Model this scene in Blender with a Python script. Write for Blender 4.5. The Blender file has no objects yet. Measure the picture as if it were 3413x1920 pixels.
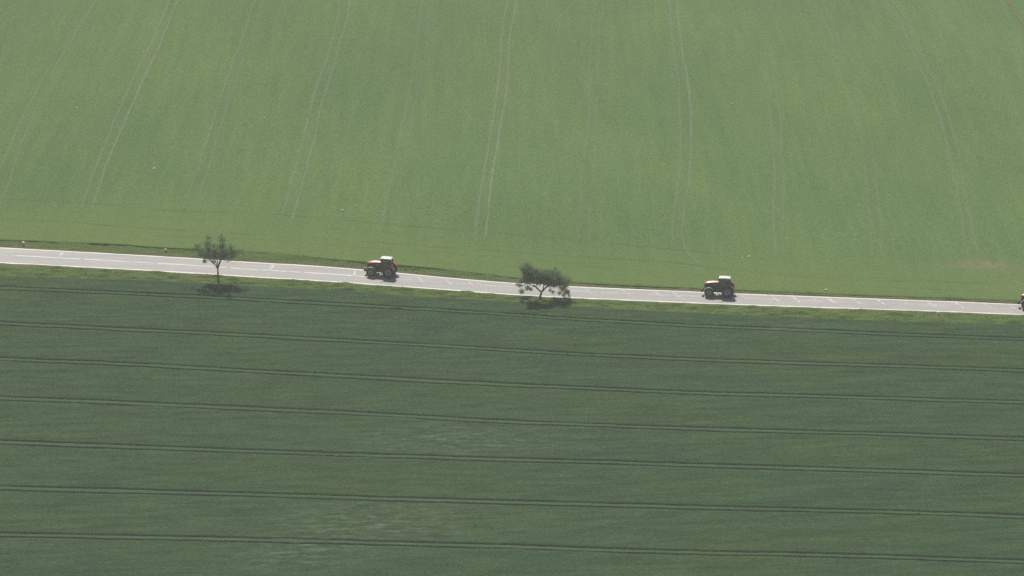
import bpy, bmesh, math, random
import numpy as np
from mathutils import Vector, Matrix

random.seed(7)
rng = np.random.default_rng(11)
C = bpy.context.scene.collection
R = math.radians

# ---------------------------------------------------------------- camera model and terrain
W, H = 3413.0, 1920.0
CAM = np.array([0.0, -515.0, 187.5])
PITCH = R(20.1)
F = 11290.0                     # focal length in photograph pixels
_f = np.array([0, math.cos(PITCH), -math.sin(PITCH)])
_u = np.array([0, math.sin(PITCH), math.cos(PITCH)])


def sstep(a, b, v):
    t = np.clip((v - a) / (b - a), 0, 1)
    return t * t * (3 - 2 * t)


def h(x, y):
    """height of the land: a slight twist (left half tilts to the camera, right half away) and soft swells in the far field"""
    x = np.asarray(x, float); y = np.asarray(y, float)
    X = 120 * np.tanh(x / 120); Y = 150 * np.tanh(y / 150)
    z = -0.00042 * X * Y
    sw = 0.55 * np.sin(x / 17 + y / 41 + .6) + 0.6 * np.sin(x / 29 - y / 33 + 2.1) + .35 * np.sin(y / 19 + x / 60)
    fade = sstep(12, 45, y) * (1 - sstep(300, 500, y)) * (1 - sstep(150, 300, np.abs(x)))
    return z + .8 * sw * fade


def ground(px, py):
    """where the line of sight through a photograph pixel meets the land"""
    px = np.asarray(px, float); py = np.asarray(py, float)
    d = (np.stack([(px - W / 2) / F, np.zeros_like(px), np.zeros_like(px)], -1)
         + _f + ((H / 2 - py) / F)[..., None] * _u)
    z = np.zeros_like(px)
    for _ in range(25):
        t = (CAM[2] - z) / -d[..., 2]
        p = CAM + d * t[..., None]
        z = h(p[..., 0], p[..., 1])
    p[..., 2] = z
    return p


def at(px, py):
    p = ground([px], [py])[0]
    return Vector((p[0], p[1], p[2]))


def curve_y(pts, sigma=4.0):
    """a photograph polyline turned into a smooth y(x) on the ground"""
    a = np.array(pts, float)
    xs = np.linspace(a[0, 0], a[-1, 0], 400)
    p = ground(xs, np.interp(xs, a[:, 0], a[:, 1]))
    gx = np.arange(-190, 190.01, .5)
    x0, y0 = p[0, 0], p[0, 1]; x1, y1 = p[-1, 0], p[-1, 1]
    sl0 = (p[60, 1] - y0) / (p[60, 0] - x0); sl1 = (y1 - p[-60, 1]) / (x1 - p[-60, 0])
    gy = np.interp(gx, p[:, 0], p[:, 1])
    gy = np.where(gx < x0, y0 + sl0 * (gx - x0), gy)
    gy = np.where(gx > x1, y1 + sl1 * (gx - x1), gy)
    k = np.exp(-.5 * (np.arange(-30, 31) * .5 / sigma) ** 2); k /= k.sum()
    pad = np.concatenate([gy[0] + (np.arange(-30, 0)) * (gy[1] - gy[0]), gy, gy[-1] + np.arange(1, 31) * (gy[-1] - gy[-2])])
    gs = np.convolve(pad, k, 'valid')
    return lambda x: np.interp(x, gx, gs)


# ---------------------------------------------------------------- numpy value noise
_tab = rng.random((512, 512))


def vnoise(x, y):
    xi = np.floor(x).astype(int); yi = np.floor(y).astype(int)
    fx = x - xi; fy = y - yi
    fx = fx * fx * (3 - 2 * fx); fy = fy * fy * (3 - 2 * fy)
    g = lambda i, j: _tab[i % 512, j % 512]
    return ((g(xi, yi) * (1 - fx) + g(xi + 1, yi) * fx) * (1 - fy)
            + (g(xi, yi + 1) * (1 - fx) + g(xi + 1, yi + 1) * fx) * fy)


def fbm(x, y, o=3):
    s = 0; a = .5; t = 0
    for i in range(o):
        s = s + a * vnoise(x * 2 ** i + 31.7 * i, y * 2 ** i + 17.3 * i); t += a; a *= .5
    return s / t


# ---------------------------------------------------------------- materials
def new_mat(name):
    m = bpy.data.materials.new(name); m.use_nodes = True
    nt = m.node_tree
    return m, nt, nt.nodes['Principled BSDF']


def N(nt, typ, **kw):
    n = nt.nodes.new(typ)
    for k, v in kw.items():
        if k in n.inputs: n.inputs[k].default_value = v
        else: setattr(n, k, v)
    return n


def pos_noise(nt, scale, detail=3, rough=.55, turn=0.0):
    """noise in world metres; scale = (sx, sy, sz) features per metre"""
    g = N(nt, 'ShaderNodeNewGeometry')
    mp = N(nt, 'ShaderNodeMapping'); mp.inputs['Scale'].default_value = scale; mp.inputs['Rotation'].default_value = (0, 0, turn)
    nt.links.new(g.outputs['Position'], mp.inputs['Vector'])
    n = N(nt, 'ShaderNodeTexNoise', Scale=1.0, Detail=detail, Roughness=rough)
    nt.links.new(mp.outputs['Vector'], n.inputs['Vector'])
    return n.outputs['Fac']


def ramp(nt, fac, stops):
    r = N(nt, 'ShaderNodeValToRGB')
    e = r.color_ramp.elements
    while len(e) < len(stops): e.new(.5)
    for i, (p, c) in enumerate(stops):
        e[i].position = p; e[i].color = (*c, 1)
    nt.links.new(fac, r.inputs['Fac'])
    return r.outputs['Color']


def mix(nt, fac, a, b, blend='MIX'):
    n = N(nt, 'ShaderNodeMix', data_type='RGBA', blend_type=blend)
    for s, v in ((0, fac), (6, a), (7, b)):
        if hasattr(v, 'is_output'): nt.links.new(v, n.inputs[s])
        elif s == 0: n.inputs[0].default_value = v
        else: n.inputs[s].default_value = (*v, 1)
    return n.outputs[2]


def attr(nt, name):
    return N(nt, 'ShaderNodeAttribute', attribute_name=name).outputs['Fac']


def math_n(nt, op, a, b=0.0, clamp=False):
    n = N(nt, 'ShaderNodeMath', operation=op, use_clamp=clamp)
    for i, v in ((0, a), (1, b)):
        if hasattr(v, 'is_output'): nt.links.new(v, n.inputs[i])
        else: n.inputs[i].default_value = v
    return n.outputs[0]


def bump(nt, bsdf, hgt, strength, dist):
    b = N(nt, 'ShaderNodeBump', Strength=strength, Distance=dist)
    nt.links.new(hgt, b.inputs['Height']); nt.links.new(b.outputs['Normal'], bsdf.inputs['Normal'])


def simple(name, col, rough=.5, metal=0.0, spec=.5, var=.12, scale=6.0, coat=0.0):
    m, nt, b = new_mat(name)
    f = pos_noise(nt, (scale,) * 3, 3)
    c = ramp(nt, f, [(.3, tuple(v * (1 - var) for v in col)), (.7, tuple(min(1, v * (1 + var)) for v in col))])
    nt.links.new(c, b.inputs['Base Color'])
    b.inputs['Roughness'].default_value = rough; b.inputs['Metallic'].default_value = metal
    b.inputs['Specular IOR Level'].default_value = spec; b.inputs['Coat Weight'].default_value = coat
    b.inputs['Coat Roughness'].default_value = .32
    return m


M = {}


def far_crop_material():
    m, nt, b = new_mat('young_crop')
    fine = pos_noise(nt, (2.6, 1.25, 1.5), 3, .7)
    mid = pos_noise(nt, (.55, .035, .1), 3, .6, -.08)
    big = pos_noise(nt, (.035, .014, .02), 2)
    c = ramp(nt, fine, [(.30, (.079, .138, .041)), (.52, (.104, .173, .055)), (.72, (.134, .209, .073))])
    c2 = ramp(nt, mid, [(.3, (.86, .90, .88)), (.7, (1.12, 1.08, 1.08))])
    c = mix(nt, .75, c, c2, 'MULTIPLY')
    c3 = ramp(nt, big, [(.34, (.88, .93, .99)), (.66, (1.08, 1.05, .99))])
    c = mix(nt, .8, c, c3, 'MULTIPLY')
    bare = math_n(nt, 'MULTIPLY', attr(nt, 'bare'), ramp_f(nt, pos_noise(nt, (.9, .5, .6), 3), .38, .62))
    c = mix(nt, bare, c, (.245, .175, .115))
    yel = math_n(nt, 'MULTIPLY', attr(nt, 'pale'), .55)
    c = mix(nt, yel, c, (.13, .185, .05))
    nt.links.new(c, b.inputs['Base Color'])
    b.inputs['Roughness'].default_value = .85; b.inputs['Specular IOR Level'].default_value = .02
    bump(nt, b, fine, .5, .12)
    return m


def ramp_f(nt, fac, a, bb):
    n = N(nt, 'ShaderNodeMapRange', clamp=True)
    n.inputs['From Min'].default_value = a; n.inputs['From Max'].default_value = bb
    nt.links.new(fac, n.inputs['Value'])
    return n.outputs['Result']


def near_crop_material():
    m, nt, b = new_mat('tall_crop')
    fine = pos_noise(nt, (1.8, 2.0, 1.5), 3, .7)
    streak = pos_noise(nt, (.13, .8, .3), 4, .65)
    big = pos_noise(nt, (.03, .07, .03), 3)
    c = ramp(nt, fine, [(.28, (.026, .055, .022)), (.52, (.037, .073, .031)), (.74, (.052, .093, .042))])
    c2 = ramp(nt, streak, [(.34, (.62, .70, .72)), (.66, (1.34, 1.26, 1.2))])
    c = mix(nt, .8, c, c2, 'MULTIPLY')
    c3 = ramp(nt, big, [(.36, (.86, .95, 1.06)), (.64, (1.10, 1.04, .88))])
    c = mix(nt, .8, c, c3, 'MULTIPLY')
    c = mix(nt, math_n(nt, 'MULTIPLY', attr(nt, 'stripe'), .6), c, (.070, .104, .058))  # paler strip between paired slots: stunted crop, with its glare put into the colour
    lod = math_n(nt, 'MULTIPLY', attr(nt, 'lodged'), ramp_f(nt, pos_noise(nt, (.34, 1.3, .5), 5, .78, .28), .50, .60))
    c = mix(nt, math_n(nt, 'MULTIPLY', lod, .62), c, (.145, .175, .13))
    nt.links.new(c, b.inputs['Base Color'])
    b.inputs['Roughness'].default_value = .85; b.inputs['Specular IOR Level'].default_value = .02
    bump(nt, b, fine, .5, .14)
    return m


def grass_material(name, lo, md, hi, soil):
    m, nt, b = new_mat(name)
    fine = pos_noise(nt, (2.2, 3.0, 2.0), 3, .7)
    mid = pos_noise(nt, (.35, .9, .5), 3)
    c = ramp(nt, fine, [(.28, lo), (.5, md), (.72, hi)])
    c = mix(nt, .7, c, ramp(nt, mid, [(.32, (.72, .82, .80)), (.68, (1.2, 1.12, .95))]), 'MULTIPLY')
    s = math_n(nt, 'MULTIPLY', attr(nt, 'soil'), ramp_f(nt, pos_noise(nt, (1.2, 2.0, 1), 3), .3, .6))
    c = mix(nt, s, c, soil)
    nt.links.new(c, b.inputs['Base Color'])
    b.inputs['Roughness'].default_value = .85; b.inputs['Specular IOR Level'].default_value = .02
    bump(nt, b, fine, .6, .15)
    return m


def road_material():
    m, nt, b = new_mat('asphalt')
    a = pos_noise(nt, (.10, 1.6, 1), 4, .6)
    g = pos_noise(nt, (3.2, 3.2, 3), 3, .7)
    p = pos_noise(nt, (.05, .25, .1), 2)
    c = ramp(nt, a, [(.3, (.312, .300, .287)), (.7, (.392, .377, .358))])
    c = mix(nt, .6, c, ramp(nt, g, [(.3, (.84, .84, .86)), (.7, (1.14, 1.13, 1.1))]), 'MULTIPLY')
    c = mix(nt, .6, c, ramp(nt, p, [(.35, (.92, .92, .95)), (.65, (1.07, 1.05, 1.03))]), 'MULTIPLY')
    nt.links.new(c, b.inputs['Base Color'])
    b.inputs['Roughness'].default_value = .62; b.inputs['Specular IOR Level'].default_value = .35
    bump(nt, b, g, .2, .02)
    return m


def decal_material(name, col, lo, hi, scale, rough=.7, fmul=1.0):
    """a worn layer lying on a surface: noise and the 'fade' attribute leave gaps in it"""
    m, nt, b = new_mat(name)
    n = pos_noise(nt, scale, 4, .6)
    a = math_n(nt, 'MULTIPLY', ramp_f(nt, n, lo, hi), attr(nt, 'fade'))
    a = math_n(nt, 'MULTIPLY', a, fmul, True)
    v = pos_noise(nt, (4, 4, 4), 2)
    nt.links.new(ramp(nt, v, [(.3, tuple(x * .85 for x in col)), (.7, tuple(min(1, x * 1.12) for x in col))]), b.inputs['Base Color'])
    nt.links.new(a, b.inputs['Alpha'])
    b.inputs['Roughness'].default_value = rough; b.inputs['Specular IOR Level'].default_value = .3
    return m


def leaf_material(name, lo, hi, trans):
    m, nt, b = new_mat(name)
    n = pos_noise(nt, (2.5, 2.5, 2.5), 2)
    c = ramp(nt, n, [(.3, lo), (.7, hi)])
    nt.links.new(c, b.inputs['Base Color'])
    b.inputs['Roughness'].default_value = .6; b.inputs['Specular IOR Level'].default_value = .3
    t = N(nt, 'ShaderNodeBsdfTranslucent'); nt.links.new(c, t.inputs['Color'])
    mx = N(nt, 'ShaderNodeMixShader'); mx.inputs[0].default_value = trans
    nt.links.new(b.outputs[0], mx.inputs[1]); nt.links.new(t.outputs[0], mx.inputs[2])
    nt.links.new(mx.outputs[0], nt.nodes['Material Output'].inputs['Surface'])
    return m


def glass_material():
    m, nt, b = new_mat('tinted_glass')
    b.inputs['Base Color'].default_value = (.02, .04, .035, 1)
    b.inputs['Roughness'].default_value = .06
    t = N(nt, 'ShaderNodeBsdfTransparent'); t.inputs['Color'].default_value = (.72, .88, .82, 1)
    mx = N(nt, 'ShaderNodeMixShader'); mx.inputs[0].default_value = .3
    n = pos_noise(nt, (2, 2, 2), 2)
    nt.links.new(ramp_m(nt, n, .18, .34), mx.inputs[0])
    nt.links.new(t.outputs[0], mx.inputs[1]); nt.links.new(b.outputs[0], mx.inputs[2])
    nt.links.new(mx.outputs[0], nt.nodes['Material Output'].inputs['Surface'])
    return m


def ramp_m(nt, fac, lo, hi):
    n = N(nt, 'ShaderNodeMapRange'); n.inputs['To Min'].default_value = lo; n.inputs['To Max'].default_value = hi
    nt.links.new(fac, n.inputs['Value'])
    return n.outputs['Result']


M['far'] = far_crop_material()
M['near'] = near_crop_material()
M['verge'] = grass_material('verge_grass', (.052, .092, .026), (.085, .134, .038), (.130, .182, .056), (.17, .125, .075))
M['bank'] = grass_material('bank_grass', (.050, .085, .024), (.080, .128, .036), (.118, .168, .050), (.17, .125, .075))
M['land'] = grass_material('land', (.05, .10, .035), (.08, .14, .05), (.11, .18, .07), (.1, .08, .05))
M['corner'] = grass_material('corner_meadow', (.06, .13, .035), (.09, .18, .05), (.13, .23, .075), (.15, .115, .075))
M['road'] = road_material()
M['paint'] = decal_material('road_paint', (.76, .75, .69), .12, .34, (.5, 2.0, 1), .6)
M['centre'] = decal_material('worn_centre_paint', (.66, .65, .61), .2, .5, (.3, 2.0, 1), .6)
M['patch'] = decal_material('pale_road_repair', (.68, .67, .63), .3, .55, (1.0, 1.6, 1), .6)
M['rut'] = decal_material('bare_wheel_rut', (.215, .262, .160), .08, .6, (.9, .5, .5), .8, .8)
M['furrow'] = decal_material('flattened_crop', (.062, .115, .040), .35, .65, (.12, .5, .5), .8, .36)
M['red'] = simple('red_paint', (.62, .055, .028), .42, 0, .6, .08, 3, 1.0)
M['white'] = simple('white_paint', (.82, .83, .80), .35, 0, .5, .04, 3, .3)
M['black'] = simple('black_paint', (.022, .022, .025), .5, 0, .4, .2)
M['iron'] = simple('dark_cast_iron', (.035, .034, .036), .55, .2, .4, .25)
M['rubber'] = simple('tyre_rubber', (.026, .026, .028), .85, 0, .25, .2)
M['rim'] = simple('grey_rim', (.29, .32, .35), .45, .1, .5, .1)
M['grey'] = simple('grey_plastic', (.26, .26, .26), .5, 0, .4, .1)
M['lamp'] = simple('lamp_lens', (.75, .75, .72), .12, 0, .6, .04)
M['amber'] = simple('red_lens', (.5, .05, .02), .2, 0, .5, .05)
M['cloth'] = simple('seat_cloth', (.05, .05, .055), .9, 0, .2, .2)
M['glass'] = glass_material()
M['bark'] = simple('bark', (.095, .088, .072), .9, 0, .2, .3, 9)
M['leaf_a'] = leaf_material('sparse_leaves', (.155, .245, .105), (.26, .37, .17), .72)
M['leaf_b'] = leaf_material('dense_leaves', (.15, .22, .115), (.25, .345, .185), .72)
M['steel'] = simple('galvanised_steel', (.30, .33, .36), .5, .3, .5, .1)
M['orange'] = simple('orange_cap', (.72, .36, .22), .5, 0, .4, .06)
M['stone'] = simple('pale_stone', (.55, .57, .49), .8, 0, .3, .15, 8)


# ---------------------------------------------------------------- object helpers
def tag(o, label=None, cat=None, group=None, kind=None):
    if label: o['label'] = label
    if cat: o['category'] = cat
    if group: o['group'] = group
    if kind: o['kind'] = kind
    return o


def link(name, me, mat, parent=None, smooth=False):
    o = bpy.data.objects.new(name, me); C.objects.link(o)
    if mat: me.materials.append(mat)
    if smooth:
        me.polygons.foreach_set('use_smooth', [True] * len(me.polygons))
    if parent: o.parent = parent
    return o


def grid_mesh(name, V, mat, attrs=None, smooth=True):
    """V: (rows, cols, 3) array → one sheet"""
    r, c = V.shape[:2]
    idx = np.arange(r * c).reshape(r, c)
    q = np.stack([idx[:-1, :-1], idx[:-1, 1:], idx[1:, 1:], idx[1:, :-1]], -1).reshape(-1, 4)
    me = bpy.data.meshes.new(name)
    me.vertices.add(r * c); me.vertices.foreach_set('co', V.reshape(-1).astype(np.float32))
    n = len(q)
    me.loops.add(n * 4); me.loops.foreach_set('vertex_index', q.reshape(-1).astype(np.int32))
    me.polygons.add(n); me.polygons.foreach_set('loop_start', np.arange(0, n * 4, 4, dtype=np.int32))
    me.update(calc_edges=True)
    for k, a in (attrs or {}).items():
        at_ = me.attributes.new(k, 'FLOAT', 'POINT'); at_.data.foreach_set('value', a.reshape(-1).astype(np.float32))
    me.validate()
    return link(name, me, mat, None, smooth)


class MB:
    """collects shapes, then links them as ONE mesh"""
    def __init__(s): s.v = []; s.f = []; s.a = []

    def add(s, vs, fs):
        o = len(s.v); s.v += [tuple(p) for p in vs]; s.f += [tuple(i + o for i in f) for f in fs]

    def box(s, x0, x1, y0, y1, z0, z1):
        s.add([(x, y, z) for z in (z0, z1) for y in (y0, y1) for x in (x0, x1)],
              [(0, 2, 3, 1), (4, 5, 7, 6), (0, 1, 5, 4), (2, 6, 7, 3), (0, 4, 6, 2), (1, 3, 7, 5)])

    def prism(s, prof, y0, y1, inset=None):
        """side profile (x, z) pulled from y0 to y1"""
        n = len(prof)
        s.add([(x, y0, z) for x, z in prof] + [(x, y1, z) for x, z in prof],
              [tuple(range(n)), tuple(range(2 * n - 1, n - 1, -1))] + [(i, i + n, (i + 1) % n + n, (i + 1) % n) for i in range(n)])

    def lathe(s, prof, n=32, cx=0, cy=0, cz=0):
        """profile (radius, y) turned round the y axis"""
        vs = []; m = len(prof)
        for i in range(n):
            a = 2 * math.pi * i / n
            vs += [(cx + r * math.cos(a), cy + y, cz + r * math.sin(a)) for r, y in prof]
        fs = [(i * m + j, i * m + j + 1, ((i + 1) % n) * m + j + 1, ((i + 1) % n) * m + j) for i in range(n) for j in range(m - 1)]
        s.add(vs, fs)

    def tube(s, pts, rad, n=8, cap=True):
        pts = [Vector(p) for p in pts]
        if not isinstance(rad, (list, tuple)): rad = [rad] * len(pts)
        vs = []
        for i, p in enumerate(pts):
            t = (pts[min(i + 1, len(pts) - 1)] - pts[max(i - 1, 0)]).normalized()
            a = t.cross(Vector((0, 1, 0)) if abs(t.y) < .9 else Vector((1, 0, 0))).normalized(); b = t.cross(a)
            vs += [p + (a * math.cos(2 * math.pi * k / n) + b * math.sin(2 * math.pi * k / n)) * rad[i] for k in range(n)]
        fs = [(i * n + k, i * n + (k + 1) % n, (i + 1) * n + (k + 1) % n, (i + 1) * n + k) for i in range(len(pts) - 1) for k in range(n)]
        if cap: fs += [tuple(range(n - 1, -1, -1)), tuple(range((len(pts) - 1) * n, len(pts) * n))]
        s.add(vs, fs)

    def arc(s, cx, cz, r0, r1, a0, a1, y0, y1, n=14):
        """a curved plate (mudguard) round the axis at (cx, cz)"""
        vs = []
        for i in range(n + 1):
            a = R(a0 + (a1 - a0) * i / n); c, d = math.cos(a), math.sin(a)
            vs += [(cx + r0 * c, y0, cz + r0 * d), (cx + r0 * c, y1, cz + r0 * d), (cx + r1 * c, y1, cz + r1 * d), (cx + r1 * c, y0, cz + r1 * d)]
        fs = [(i * 4 + k, i * 4 + (k + 1) % 4, i * 4 + 4 + (k + 1) % 4, i * 4 + 4 + k) for i in range(n) for k in range(4)]
        fs += [(3, 2, 1, 0), (n * 4, n * 4 + 1, n * 4 + 2, n * 4 + 3)]
        s.add(vs, fs)

    def build(s, name, mat, parent=None, bevel=0.0, seg=2, smooth=False):
        me = bpy.data.meshes.new(name); me.from_pydata(s.v, [], s.f)
        bm = bmesh.new(); bm.from_mesh(me)
        bmesh.ops.recalc_face_normals(bm, faces=bm.faces)
        if bevel:
            bmesh.ops.bevel(bm, geom=[e for e in bm.edges if e.calc_face_angle(0) > .3], offset=bevel, segments=seg, profile=.6,
                            affect='EDGES', clamp_overlap=True)
        if smooth or bevel:
            for f in bm.faces: f.smooth = True
            for e in bm.edges:
                if e.calc_face_angle(0) > R(38): e.smooth = False
        bm.to_mesh(me); bm.free()
        return link(name, me, mat, parent)


def empty(name, loc=(0, 0, 0)):
    o = bpy.data.objects.new(name, None); C.objects.link(o); o.location = loc; o.empty_display_size = .5
    return o


def copy_tree(o, parent=None):
    c = o.copy(); C.objects.link(c); c.parent = parent
    for ch in list(o.children): copy_tree(ch, c)
    return c


# ---------------------------------------------------------------- boundary lines seen in the photograph
road_far = curve_y([(0, 825), (195, 835), (400, 846.5), (640, 860), (800, 872), (1013, 883), (1208, 898), (1325, 909), (1484, 925), (1591, 934), (1717, 944),
                    (1910, 955), (2117, 964), (2341, 973), (2454, 978.5), (2780, 990.5), (3079, 1001.5), (3208, 1006), (3413, 1015)], 3)
road_near = curve_y([(0, 878), (273, 892), (640, 912), (800, 923), (1013, 935), (1208, 948), (1300, 955), (1484, 967), (1630, 979), (1737, 986.5),
                     (1899, 995), (2117, 1004), (2341, 1013), (2454, 1017.5), (2780, 1029), (3000, 1036), (3208, 1043), (3413, 1051)], 3)
centre = curve_y([(0, 851), (195, 861), (390, 872), (640, 885.5), (800, 897), (994, 908.5), (1169, 919.5), (1345, 934), (1591, 951), (1978, 975),
                  (2095, 980), (2202, 984.5), (2600, 1001), (3123, 1021), (3413, 1032)], 4)
crop_near = curve_y([(0, 926), (512, 943), (675, 951), (931, 966), (1200, 978), (1240, 986), (1705, 1014), (1915, 1029), (2200, 1046), (2812, 1073), (3413, 1089)], 5)
crop_far = curve_y([(0, 806), (290, 816), (400, 822), (550, 833), (640, 838), (820, 842), (984, 856), (1110, 871), (1210, 881), (1325, 891), (1558, 912),
                    (1707, 931), (1900, 946.5), (2117, 958), (2341, 967), (2780, 985), (3079, 996), (3413, 1009)], 3)
TR = [curve_y(t, 4) for t in [
    [(0, 970), (261, 980), (606, 995.5), (931, 1013), (1200, 1028), (1519, 1047), (1892, 1072), (2300, 1096), (2600, 1107), (2900, 1121), (3200, 1133), (3413, 1140)],
    [(0, 1088), (373, 1105), (745, 1123.5), (1200, 1148), (1519, 1166), (1892, 1190), (2300, 1208), (2660, 1221), (2900, 1228), (3413, 1245)],
    [(0, 1207), (373, 1221), (745, 1242), (1200, 1267), (1566, 1287), (2300, 1320), (2900, 1337), (3413, 1353)],
    [(0, 1338), (373, 1352), (745, 1368), (1200, 1389), (1709, 1418), (2300, 1440), (2900, 1456), (3413, 1474)],
    [(0, 1484), (800, 1513), (1126, 1525), (1499, 1538), (2000, 1551), (2300, 1561), (2900, 1579), (3413, 1596)],
    [(0, 1638), (800, 1658), (1266, 1673), (2000, 1693), (2300, 1702), (2900, 1716), (3413, 1734)],
    [(0, 1793), (800, 1809), (1266, 1821), (1663, 1833), (2000, 1844), (2300, 1853), (2900, 1866), (3413, 1884)]]]

xs = np.arange(-170, 170.01, .4)


def strip(ylist, zlist, x=xs):
    """rows of world points from rows of y values and heights above the land"""
    out = []
    for y, z in zip(ylist, zlist):
        y = np.broadcast_to(y, x.shape)
        out.append(np.stack([x, y, h(x, y) + z], -1))
    return np.array(out)


# ---------------------------------------------------------------- ground out to the horizon
g1 = np.concatenate([-np.geomspace(1500, 190, 14), np.arange(-184, 185, 4.0), np.geomspace(190, 1500, 14)])
g2 = np.concatenate([-np.geomspace(1200, 190, 12), np.arange(-184, 341, 4.0), np.geomspace(346, 1500, 12)])
X, Y = np.meshgrid(g1, g2)
o = grid_mesh('ground', np.stack([X, Y, h(X, Y) - .35], -1), M['land'], {'soil': np.zeros_like(X)})
tag(o, 'green farmland under and around the two crop fields', 'ground', kind='structure')

# ---------------------------------------------------------------- near field: tall crop cut by pairs of wheel slots
rows = []      # (y array, height array, stripe flag)
edge = crop_near(xs)
wob = lambda s: (vnoise(xs * .45 + s * 9.1, xs * 0 + s * 3.3) - .5) * .14 + (vnoise(xs * .07 + s * 5.1, xs * 0 + s * 2.3) - .5) * .22


def canopy(y, base=.50, amp=.06):
    return base + amp * (vnoise(xs * 2.3, y * 2.4) - .5) + .10 * (fbm(xs * .16, y * .5, 2) - .5)


one = np.ones_like(xs)
rows.append((edge + .02, one * -.3, 0)); rows.append((edge, one * .02, 0)); rows.append((edge - .05 + wob(50), canopy(edge) - .08, 0))
prev = edge - .05
curves = [t(xs) for t in TR]
curves.append(curves[-1] - 16); curves.append(curves[-1] - 16); curves.append(curves[-1] - 16)
for i, t in enumerate(curves):
    a, b = prev - .35, t + 1.25
    n = max(3, int(np.mean(a - b) / .42))
    for k in range(n + 1):
        y = a + (b - a) * k / n
        rows.append((y, canopy(y), 0))
    for sgn, seed in ((1, 2 * i), (-1, 2 * i + 1)):
        deep = np.clip(-.05 + 1.9 * fbm(xs * .11 + seed * 13.7, xs * 0 + seed, 3), .1, 1)      # crop has closed over the slot in places
        top = lambda y: canopy(y)
        cy = t + sgn * .68 + wob(seed)
        hi, lo = cy + .23, cy - .23
        zf = canopy(cy) * (1 - (.56 if i > 1 else .42) * deep)
        rows += [(hi + .02, top(hi), 0), (hi, zf, 0), (lo, zf, 0)]
        if sgn == 1:
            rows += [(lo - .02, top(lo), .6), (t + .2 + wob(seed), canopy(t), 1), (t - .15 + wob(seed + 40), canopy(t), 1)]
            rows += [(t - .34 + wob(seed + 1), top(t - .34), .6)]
        else:
            rows += [(lo - .02, top(lo), 0)]
    prev = t - .98
y_end = prev - 14
for k in range(20):
    y = prev - .35 + (y_end - prev) * k / 19
    rows.append((y, canopy(y), 0))
V = strip([r[0] for r in rows], [r[1] for r in rows])
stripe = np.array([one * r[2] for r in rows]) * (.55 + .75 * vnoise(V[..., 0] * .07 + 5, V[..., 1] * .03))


def spot(px, py, rx, ry):
    c = at(px, py)
    return np.exp(-(((V[..., 0] - c.x) / rx) ** 2 + ((V[..., 1] - c.y) / ry) ** 2))


lod = (spot(1480, 1470, 17, 4.5) * .7 + spot(1250, 1755, 15, 7) * .95 + spot(980, 1860, 9, 5) * .8 + spot(1900, 1790, 10, 5) * .15
       + spot(2640, 1100, 5, 2) * .7 + spot(1530, 1463, 3, 1.5) + spot(1650, 1500, 10, 3) * .5)
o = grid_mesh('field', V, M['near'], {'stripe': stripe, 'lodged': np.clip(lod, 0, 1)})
tag(o, 'dark green tall crop field with paired wheel slots nearest the camera', 'field', kind='structure')

# ---------------------------------------------------------------- near verge: rough grass between crop and road
xv = np.arange(-170, 170.01, .3)
ra, cb = road_near(xv), crop_near(xv)
vr = []; zr = []; so = []
nr = 22
for k in range(nr + 1):
    t = k / nr
    y = ra + (cb - ra) * t + (1 - sstep(0, .1, t)) * .34 * (fbm(xv * .55, xv * 0 + 21, 3) - .42)
    bumpy = fbm(xv * .42 + 3, y * 1.3, 3)
    tall = np.clip((bumpy - .36) * 1.7, 0, .8)
    z = .062 + sstep(.02, .22, t) * (.06 + tall * .60 * (1 - .35 * sstep(.75, 1, t)))
    vr.append(y); zr.append(z)
    so.append((1 - sstep(.02, .16, t + .12 * (vnoise(xv * .5, xv * 0) - .5))) * (.35 + .9 * vnoise(xv * .11 + 8, xv * 0 + 2)))
V2 = strip(vr, zr, xv); so = np.array(so)
for px, py, rx, ry in ((65, 887, 1.8, .8), (2795, 1037, 2.2, .9), (3128, 1066, 1.3, 1.1), (655, 929, 1.8, .6), (850, 935, 3, .5)):
    c = at(px, py)
    so += .95 * np.exp(-(((V2[..., 0] - c.x) / rx) ** 2 + ((V2[..., 1] - c.y) / ry) ** 2))
o = grid_mesh('grass', V2, M['verge'], {'soil': np.clip(so, 0, 1)})
tag(o, 'tufted yellow green grass verge between the road and the dark crop', 'grass', kind='stuff')



def tufts(name, n, place, hlo, hhi, mat, label):
    """upright blades and weeds growing on a verge"""
    vs = []; fs = []
    rs = random.Random(len(name) + n)
    while len(fs) < n:
        x = rs.uniform(-100, 100); t = rs.random()
        q = place(x, t)
        if q is None: continue
        y, dens = q
        if rs.random() > dens: continue
        z = float(h(x, y)) + .06
        hh = rs.uniform(hlo, hhi) * (.5 + dens)
        for _ in range(7):
            a = rs.uniform(0, 6.283); r_ = rs.uniform(0, .22); bx_, by_ = x + r_ * math.cos(a), y + r_ * math.sin(a)
            b_ = rs.uniform(0, 6.283); w_ = rs.uniform(.03, .07); l_ = rs.uniform(.3, .7) * hh; k_ = hh * rs.uniform(.6, 1.1)
            o = len(vs)
            vs += [(bx_ - w_ * math.cos(b_), by_ - w_ * math.sin(b_), z), (bx_ + w_ * math.cos(b_), by_ + w_ * math.sin(b_), z),
                   (bx_ + l_ * math.cos(a) + w_ * .6, by_ + l_ * math.sin(a), z + k_ * .75), (bx_ + 2 * l_ * math.cos(a), by_ + 2 * l_ * math.sin(a), z + k_)]
            fs.append((o, o + 1, o + 2, o + 3))
    me = bpy.data.meshes.new(name); me.from_pydata(vs, [], fs)
    return tag(link(name, me, mat), label, 'grass', kind='stuff')


M['blade'] = leaf_material('verge_blades', (.16, .23, .06), (.27, .34, .11), .6)
_n1 = lambda x, y, s: float(fbm(np.array([x * s + 71]), np.array([y * s * 2.2 + 13]), 3)[0])


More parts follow.
